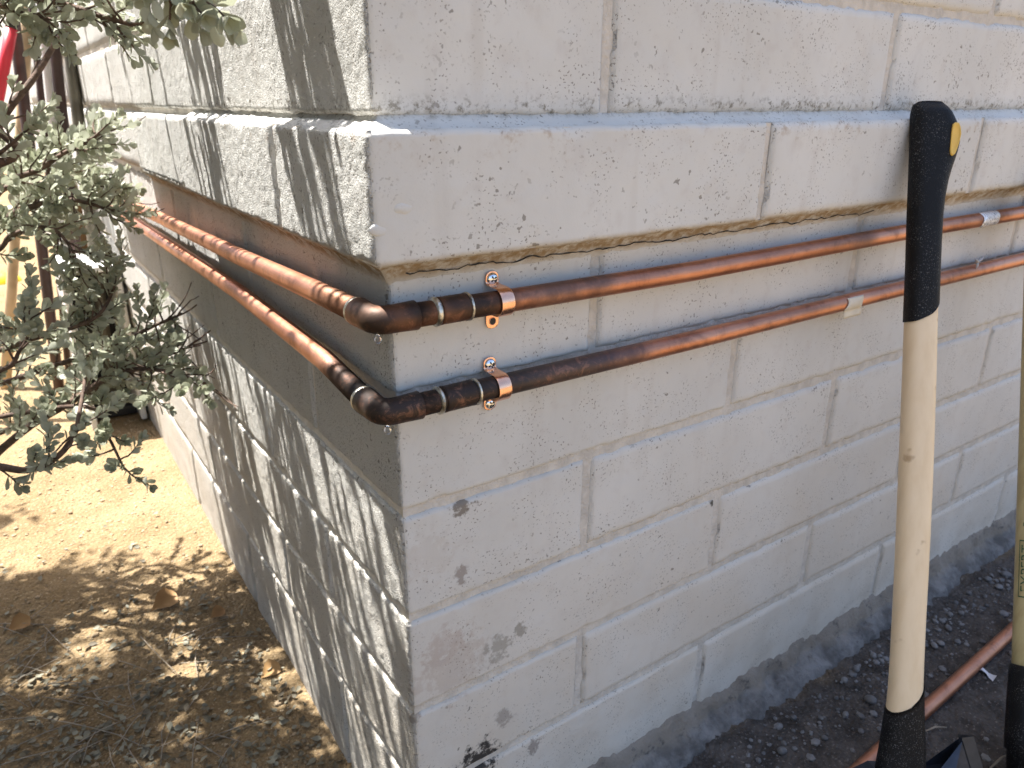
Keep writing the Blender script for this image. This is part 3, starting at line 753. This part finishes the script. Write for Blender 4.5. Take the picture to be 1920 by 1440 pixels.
for i in range(1000):
    u = rng.uniform(-60, 640); v = 1440 - abs(rng.normal(0, 190)); p = onz(u, v, GZ)
    if p[0] > -.012 or v < 960: continue
    z = gheight(p[:1], p[1:2])[0]; a = rng.random() * 6.28
    Ms.append(leaf_matrix(np.array([p[0], p[1], z + rng.uniform(.001, .006)]), np.array([math.cos(a), math.sin(a), rng.normal(0, .25)]), np.array([rng.normal(0, .4), rng.normal(0, .4), 1.]), rng.uniform(.006, .0145)))
tag(leaves_mesh('leaf_litter', Ms, M['litter']), 'fallen silvery leaves littering the shaded sand below the shrub', kind='stuff')
mb = MB()
for i in range(60):
    u = rng.uniform(-40, 600); v = rng.uniform(1150, 1440); p = onz(u, v, GZ + .004)
    if p[0] > -.05: continue
    a = rng.random() * 6.28; d = np.array([math.cos(a), math.sin(a), 0]) * rng.uniform(.02, .07)
    mb.tube([p - d, p + np.array([0, 0, .004]), p + d + np.array([.006, 0, 0])], [.0005, .0008, .0004], 5)
tag(mb.build('twig_litter', M['twig']), 'thin grey twigs among the fallen leaves', kind='stuff')
for (u, v, ln, lab) in ((285, 1150, .045, 'curled brown dry leaf beside the shade edge on the sand'), (490, 1278, .032, 'small orange brown leaf close to the end wall'), (15, 1190, .035, 'orange brown dry leaf at the left edge of the sand'), (395, 1165, .026, 'pale tan dry leaf right of the curled brown one')):
    p = onz(u, v, GZ); A, _ = leaf_matrix(p, np.array([1, .4, .15]), np.array([.2, -.5, 1]), ln); V = LEAFV * np.array([1, 1.5, 2.5]) @ A.T + p + np.array([0, 0, .006])
    tag(mesh_obj('dry_leaf', V, LEAFF, M['dry']), lab, 'leaf')

# ------------------------------------------------------------------ the shrub
shrub = empty('sage_shrub', (-.95, .95, GZ), 'silvery green shrub with small rounded leaves reaching over from the left', 'shrub')
ROOT = np.array([-.95, .95, GZ]); LV = []
def smooth_path(pts, n=24):
    P = np.array(pts, float); t = np.linspace(0, len(P) - 1, n); out = []
    for q in t:
        i = min(int(q), len(P) - 2); f = q - i
        p0, p1, p2, p3 = P[max(i - 1, 0)], P[i], P[i + 1], P[min(i + 2, len(P) - 1)]
        out.append(.5 * (2 * p1 + (p2 - p0) * f + (2 * p0 - 5 * p1 + 4 * p2 - p3) * f * f + (3 * p1 - p0 - 3 * p2 + p3) * f ** 3))
    return np.array(out)
def twig(mb, p, d, ln, leaf_len, dens, bare=.15, r0=.0016):
    d = d / np.linalg.norm(d); k = 7; P = [p]; dd = d.copy()
    for i in range(k):
        dd = dd + rng.normal(0, .13, 3) + np.array([0, 0, .03]); dd /= np.linalg.norm(dd); P.append(P[-1] + dd * ln / k)
    P = np.array(P); mb.tube(P, np.linspace(r0, .0006, len(P)), 5)
    n = max(3, int(ln / dens)); az = rng.random() * 6.28
    for i in range(n):
        f = bare + (1 - bare) * (i + .5) / n; q = f * k; j = min(int(q), k - 1); b = P[j] + (P[j + 1] - P[j]) * (q - j); t = P[j + 1] - P[j]; t /= np.linalg.norm(t)
        az += 2.4 + rng.normal(0, .35); s = np.cross(t, [.2, .1, 1.]); s /= np.linalg.norm(s); o = np.cross(s, t)
        rad = math.cos(az) * s + math.sin(az) * o; spread = rng.uniform(.75, 1.35) * (1 - .35 * f)
        ld = t * 1.0 + rad * spread + np.array([0, 0, .12]); L = leaf_len * rng.uniform(.65, 1.15) * (1 - .25 * f)
        LV.append(leaf_matrix(b, ld, t * .8 - rad * .3 + rng.normal(0, .25, 3), L))
    # terminal rosette
    for a in range(4):
        rad = math.cos(a * 1.6) * s + math.sin(a * 1.6) * o
        LV.append(leaf_matrix(P[-1], t + rad * .5, t - rad * .4, leaf_len * rng.uniform(.5, .75)))
def branch(pts, r0, r1, ntw, tl, leaf_len=.0215, dens=.0042, start=.35, droop=0., bare=.15, side=None):
    ntw = int(ntw * 2.0); P = smooth_path(pts, 30); mb = MB(); P = P + .004 * np.stack([vn(P, 18, 91), vn(P, 18, 92), vn(P, 18, 93)], 1)
    mb.tube(P, np.linspace(r0, r1, len(P)), 8)
    for i in range(ntw):
        f = start + (1 - start) * (i + rng.random()) / ntw; j = min(int(f * (len(P) - 1)), len(P) - 2); t = P[j + 1] - P[j]; t /= np.linalg.norm(t)
        d = t * .7 + rng.normal(0, .55, 3) + np.array([0, 0, droop])
        if side is not None: d = d + np.array(side)
        twig(mb, P[j], d, tl * rng.uniform(.6, 1.2), leaf_len, dens, bare)
    twig(mb, P[-2], P[-1] - P[-3], tl, leaf_len, dens, .05)
    o = mb.build('branch', M['bark'], shrub)
A = lambda u, v, d: at(u, v, d)
# trunk forks
mb = MB()
for q in (0, 1, 2):
    e = ROOT + np.array([(.05, .15, .30)[q], (-.05, .1, -.2)[q], (.55, .7, .35)[q]]); mb.tube(smooth_path([ROOT + np.array([0, 0, -.03]), ROOT + (e - ROOT) * .4 + np.array([.02, .03, 0]), e], 10), np.linspace(.02, .010, 10), 8)
mb.build('trunk', M['bark'], shrub)
F1, F2, F3 = ROOT + np.array([.05, -.05, .55]), ROOT + np.array([.15, .1, .7]), ROOT + np.array([.30, -.2, .35])
# lower sweep: across (0..400, 480..900)
branch([F3, A(-120, 900, 1.15), A(100, 770, 1.12), A(250, 690, 1.10), A(385, 720, 1.08)], .008, .002, 15, .085)
branch([F3, A(-100, 870, 1.0), A(60, 880, 1.0), A(140, 810, 1.0), A(160, 700, 1.05)], .007, .002, 7, .07, bare=.4)
branch([F3, A(-120, 760, 1.25), A(90, 690, 1.2), A(230, 640, 1.18), A(345, 585, 1.16)], .007, .002, 16, .085)
branch([F3, A(-120, 700, 1.2), A(60, 640, 1.15), A(170, 600, 1.12), A(215, 530, 1.12)], .006, .0018, 11, .075)
branch([F3, A(-100, 800, 1.12), A(150, 760, 1.1), A(200, 820, 1.08), A(235, 880, 1.06)], .005, .0015, 6, .055, bare=.35)
branch([F3, A(-90, 840, 1.2), A(150, 740, 1.2), A(290, 680, 1.17), A(370, 640, 1.14)], .006, .0015, 12, .075)
branch([F3, A(-60, 720, .95), A(40, 650, .95), A(60, 590, .95)], .004, .0014, 6, .06, bare=.3)
# middle: (0..260, 180..500)
branch([F1, A(-120, 470, 1.15), A(40, 392, 1.12), A(120, 375, 1.1), A(215, 395, 1.1)], .008, .002, 15, .075)
branch([F1, A(-120, 360, 1.1), A(30, 330, 1.05), A(110, 290, 1.05), A(185, 250, 1.06)], .006, .0018, 15, .075)
branch([F1, A(-140, 420, 1.2), A(20, 350, 1.2), A(120, 330, 1.18), A(200, 355, 1.18)], .006, .0018, 14, .075)
branch([F1, A(-120, 500, 1.1), A(20, 440, 1.08), A(100, 430, 1.06), A(140, 480, 1.06)], .005, .0016, 9, .065)
branch([F1, A(-100, 330, .9), A(-20, 300, .9), A(20, 270, .88), A(45, 245, .88)], .004, .0014, 3, .05)
# long bare leader rising through the middle, thick brown
branch([F1, A(-60, 330, .95), A(0, 235, .95), A(80, 130, .97), A(130, 50, 1.0)], .0065, .003, 3, .05, bare=.6)
# top: (0..440, 0..100), close to the lens at the right
branch([F2, A(-200, -60, .85), A(0, -20, .82), A(110, 5, .80), A(200, 35, .80), A(250, 50, .80)], .006, .0018, 10, .06, .019)
branch([F2, A(-160, 40, .85), A(-20, 10, .8), A(40, 25, .78), A(90, 35, .78)], .005, .0016, 8, .05, .021, droop=-.25)
branch([F2, A(-100, -260, .62), A(150, -120, .55), A(290, -60, .50), A(365, -12, .48)], .005, .0016, 6, .035, .021, droop=-.5, start=.7)
# overhead boughs that hang close to the end wall above the frame
def bough(y, z, x, ln, ntw, tl=.09, dens=.006):
    branch([F2 + np.array([.1, 0, .2]), np.array([-.5, y + .25, z + .25]), np.array([x - .12, y + .08, z + .08]), np.array([x, y, z]), np.array([x + .02, y - ln, z - .06])], .007, .002, ntw, tl, .0215, .0042, start=.5)
for (y, z, x, ln, ntw) in ((.45, .42, -.32, .15, 9), (.62, .60, -.36, .2, 10), (.55, .30, -.34, .12, 8)):
    bough(y, z, x, ln, ntw)
def spray(y0, wd, za, zb, n, ll=.021):
    """a leafy spray hanging above the frame beside the end wall"""
    zl = rng.uniform(za, zb, n); z = rng.uniform(.36, .62, n); z = np.maximum(z, zl + .10)
    P = np.stack([-SA * (z - zl), y0 + SB * z + rng.normal(0, wd, n), z], 1); P = P[np.argsort(-P[:, 2])]
    mb = MB(); top = P[0] + np.array([-.03, .02, .08])
    mb.tube(smooth_path([F2 + np.array([.1, 0, .3]), np.array([-.55, top[1] + .2, 1.15]), np.array([top[0] - .06, top[1] + .05, top[2] + .12]), top] + [p for p in P], 16 + 3 * n), np.linspace(.0045, .0006, 16 + 3 * n), 5)
    mb.build('branch', M['bark'], shrub)
    for p in P:
        for q in range(2):
            d = rng.normal(0, .6, 3) + np.array([0, 0, -.5]); LV.append(leaf_matrix(p, d, rng.normal(0, 1, 3), ll * rng.uniform(.7, 1.15)))
for y0 in (.322, .345, .362, .382, .397, .436, .458): spray(y0, .0042, .0, .36, 13)
for y0 in (.000, .018, .036, .052, .068, .086, .104): spray(y0, .0048, -.04, .40, 15)
for y0 in (.62, .90): spray(y0, .006, .02, .36, 5)
for y0, n in ((.02, 8), (.05, 9), (.085, 9), (.115, 10), (.15, 10), (.175, 9), (.225, 7), (.262, 9), (.30, 6), (.335, 9), (.385, 9), (.425, 6), (.47, 9), (.488, 9), (.53, 8), (.60, 8), (.66, 9), (.69, 8), (.77, 8), (.84, 8), (.92, 9), (1.0, 8)):
    spray(y0, .005 + .004 * rng.random(), -.70, -.19, int(n * 1.5), .024)
# unseen shrub mass left of the frame, extended and thickened to block sky light
mb = MB()
CL = []
for i in range(1100):
    while True:
        q = rng.uniform(-1, 1, 3)
        if .25 < np.linalg.norm(q) < 1: break
    p = np.array([-1.05, .35, .75]) + q * np.array([.70, 1.35, 1.55])
    if p[0] > min(-.42, -SA * (p[2] + .66) - .10) or p[2] < GZ + .08: continue
    d = q * np.array([.6, .8, .9]) + rng.normal(0, .5, 3) + np.array([0, 0, .2])
    ln_ = rng.uniform(.12, .2); CL.append((p, d / np.linalg.norm(d) * ln_)); twig(mb, p, d, ln_, .028, .009, .05)
tag(mb.build('twigs', M['bark'], shrub), kind='stuff')
nl = 110000; ci = rng.integers(0, len(CL), nl); Pm = np.array([c_[0] for c_ in CL])[ci] + np.array([c_[1] for c_ in CL])[ci] * rng.random((nl, 1)) + rng.normal(0, .025, (nl, 3))
nc = 40000; Pc = rng.uniform((-.78, -.25, .36), (-.20, .78, 1.05), (nc, 3)); Pc = Pc[(Pc[:, 0] < -SA * (Pc[:, 2] + .62) - .015) & (vn(Pc, 9, 77) > -.15)]  # unseen canopy leaves added overhead to darken the sand and end wall
Pm = np.concatenate([Pm, Pc]); nl = len(Pm)
dm = rng.normal(0, 1, (nl, 3)); dm /= np.linalg.norm(dm, axis=1)[:, None]; sm = np.cross(dm, rng.normal(0, 1, (nl, 3))); sm /= np.linalg.norm(sm, axis=1)[:, None]
lm_ = rng.uniform(.022, .036, (nl, 1)); LO = ((0, 0), (.55, .24), (1, 0), (.55, -.24))
Vm = np.stack([Pm + dm * lm_ * a_ + sm * lm_ * b_ for a_, b_ in LO], 1); keep = (Vm[:, :, 0].max(1) < np.minimum(-.19, -SA * (Vm[:, :, 2].max(1) + .62) - .01)) & (Vm[:, :, 2].min(1) > GZ + .02); Vm = Vm[keep]
tag(mesh_obj('sky_block_foliage', Vm.reshape(-1, 3), np.arange(len(Vm) * 4).reshape(-1, 4), M['leaf'], shrub), kind='stuff')
# the 300 leaves that show largest are parts of their own, the rest is one mass
c = np.array([p + Am[:, 0] * .5 for Am, p in LV]); L_ = np.array([np.linalg.norm(Am[:, 0]) for Am, p in LV]); u, v, d = pj(c)
# drop leaves that would stick into the wall
ok = (c[:, 0] < -.03) | (c[:, 1] < -.05)
vis = ok & (u > -5) & (u < 1925) & (v > -5) & (v < 1445) & (d > .2)
sc = np.where(vis, L_ / np.maximum(d, .2), -1); order = np.argsort(-sc)
big = set(int(i) for i in order[:300])
lm = bpy.data.meshes.new('leaf'); lm.from_pydata([tuple(x) for x in LEAFV], [], LEAFF); lm.polygons.foreach_set('use_smooth', [True] * len(lm.polygons)); lm.materials.append(M['leaf'])
for i in big:
    Am, p = LV[i]; o = bpy.data.objects.new('leaf', lm); COL.objects.link(o)
    mm = Matrix.Identity(4)
    for a in range(3):
        for b in range(3): mm[a][b] = float(Am[a, b])
        mm[a][3] = float(p[a])
    o.parent = shrub; o.matrix_basis = mm
rest = [LV[i] for i in range(len(LV)) if i not in big and ok[i]]
tag(leaves_mesh('foliage', rest, M['leaf'], shrub), kind='stuff')
adopt(shrub)

# ------------------------------------------------------------------ tools and odds and ends against the far end of the wall
def pole(name, p0, p1, r, mat, label, cat, part=None, group='tools leaning on the far end wall'):
    P0, P1 = np.array(p0), np.array(p1)
    if part is None:
        mb = MB(); mb.tube([P0 + (P1 - P0) * q for q in np.linspace(0, 1, 6)], r, 14); return tag(mb.build(name, mat), label, cat, group)
    root = empty(name, p0, label, cat, group)
    f0 = 0
    for f1, nm, mt, rr in part:
        mb = MB(); mb.tube([P0 + (P1 - P0) * q for q in np.linspace(f0, f1, 4)], rr, 14); mb.build(nm, mt, root); f0 = f1
    adopt(root); return root
M['grey_steel'] = plain('weathered_steel', (.16, .15, .12), .55, .6, 20, .3)
M['brown_paint'] = plain('brown_paint', (.055, .03, .025), .5, 0, 20, .3)
M['pale_wood'] = plain('pale_wood', (.48, .36, .22), .7, 0, 15, .25)
M['red'] = plain('red_plastic', (.62, .03, .05), .4, 0, 20, .1)
M['black'] = plain('black_plastic', (.015, .015, .016), .5, 0, 20, .1)
M['white'] = plain('white_plastic', (.70, .70, .68), .45, 0, 12, .06)
def lean(u_top, v_top, u_bot, y, dz=0.):
    """a pole in the plane y: passes the pixel (u_top, v_top), its foot stands on the sand"""
    a = ony(u_top, v_top, y); b = ony(u_bot, 330, y); d = (b - a) / (b[2] - a[2])
    return a + d * (GZ + .002 - a[2]), a + d * (.75 - a[2])
f, t_ = lean(127, 60, 160, 1.62); pole('steel_pole', f, t_, .0135, M['grey_steel'], 'grey steel pole nearest the camera leaning on the far end wall', 'pole')
f, t_ = lean(100, 60, 128, 1.75); pole('brown_pole', f, t_, .013, M['brown_paint'], 'thin dark brown pole just behind the grey steel pole', 'pole')
f, t_ = lean(86, 60, 112, 1.82); pole('white_pole', f, t_, .016, M['white'], 'white plastic pole between two dark brown poles', 'pole')
f, t_ = lean(30, 70, 62, 1.90); pole('brown_pole', f, t_, .014, M['brown_paint'], 'dark brown pole to the right of the red tool handle', 'pole')
f, t_ = lean(66, 70, 92, 1.95); pole('brown_pole', f, t_, .009, M['brown_paint'], 'thinnest dark pole between the tan and white ones', 'pole')
f, t_ = lean(50, 60, 34, 2.0); pole('wooden_stick', f, t_, .014, M['pale_wood'], 'tan wooden stick slanting the other way among the poles', 'stick')
a = ony(20, 62, 1.8); b = ony(7, 130, 1.8); d = (b - a) / (b[2] - a[2]); f = a + d * (GZ - a[2]); t_ = a
h = (t_[2] - GZ)
pole('red_handled_tool', f, t_ + d * .06, .015, None, 'tool with a red grip and black end cap leaning among the poles', 'tool', [(.72, 'shaft', M['grey_steel'], .012), (.95, 'grip', M['red'], .013), (1., 'end_cap', M['black'], .0135)])
# boards behind the white box
for (u0, u1, y, mt, nm, lab) in ((152, 178, 1.98, M['pale_wood'], 'board', 'tan board standing behind the white box'), (176, 192, 1.9, plain('brown_board', (.24, .14, .06), .7, 0, 15, .3), 'board', 'brown board standing against the wall behind the white box')):
    p0, p1 = ony(u0, 450, y), ony(u1, 450, y); mb = MB(); hx = (p1[0] - p0[0]) / 2; mb.box(((p0[0] + p1[0]) / 2 - .035, y, (GZ + .12) / 2), (hx, .009, (.12 - GZ) / 2)); o = tag(mb.build(nm, mt, None, False), lab, 'board')
# white open box
bx = empty('white_box', (-.07, 1.62, GZ), 'white box with a dark open front beside the far end wall', 'box')
x0, x1, y0, y1, z0, z1, th = -.135, -.006, 1.52, 1.74, GZ + .003, -.245, .014
for nm, c_, h_, mt in (('top', ((x0 + x1) / 2, (y0 + y1) / 2, z1 - th / 2), ((x1 - x0) / 2, (y1 - y0) / 2, th / 2), 'white'), ('side', (x0 + th / 2, (y0 + y1) / 2, (z0 + z1) / 2 - th / 2), (th / 2, (y1 - y0) / 2 - .001, (z1 - z0) / 2 - th / 2), 'white'),
                       ('side', (x1 - th / 2, (y0 + y1) / 2, (z0 + z1) / 2 - th / 2), (th / 2, (y1 - y0) / 2 - .001, (z1 - z0) / 2 - th / 2), 'white'), ('back', ((x0 + x1) / 2, y1 - th / 2, (z0 + z1) / 2 - th / 2), ((x1 - x0) / 2 - th, th / 2 - .001, (z1 - z0) / 2 - th / 2), 'black'),
                       ('liner', ((x0 + x1) / 2, (y0 + y1) / 2 + .02, z0 + .012), ((x1 - x0) / 2 - th - .001, (y1 - y0) / 2 - .04, .012), 'black')):
    mb = MB(); mb.box(c_, h_); o = mb.build(nm, M[mt], bx, False); bv = o.modifiers.new('b', 'BEVEL'); bv.width = .003; bv.segments = 2
adopt(bx)
# stake with its shadow on the sand, and a yellow thing further off
p0 = onz(137, 560, GZ); mb = MB(); a = ony(110, 440, p0[1]); mb.tube([p0 - (a - p0) * .1, p0, a + (a - p0) * 1.2], [.02, .022, .02], 8); tag(mb.build('wooden_stake', M['pale_wood']), 'brown wooden stake driven into the sand left of the white box', 'stake')
p = onz(8, 528, GZ); V = []; n = 14
for i in range(8):
    a = math.pi / 2 * i / 7
    for j in range(n): V.append((p[0] - .03 + .10 * math.cos(a) * math.cos(6.2832 * j / n), p[1] + .07 * math.cos(a) * math.sin(6.2832 * j / n), GZ + .05 * math.sin(a)))
tag(mesh_obj('yellow_bowl', V, [(i * n + j, i * n + (j + 1) % n, (i + 1) * n + (j + 1) % n, (i + 1) * n + j) for i in range(7) for j in range(n)], plain('yellow', (.80, .70, .03), .45)), 'bright yellow upturned bowl far back on the sand', 'bowl')
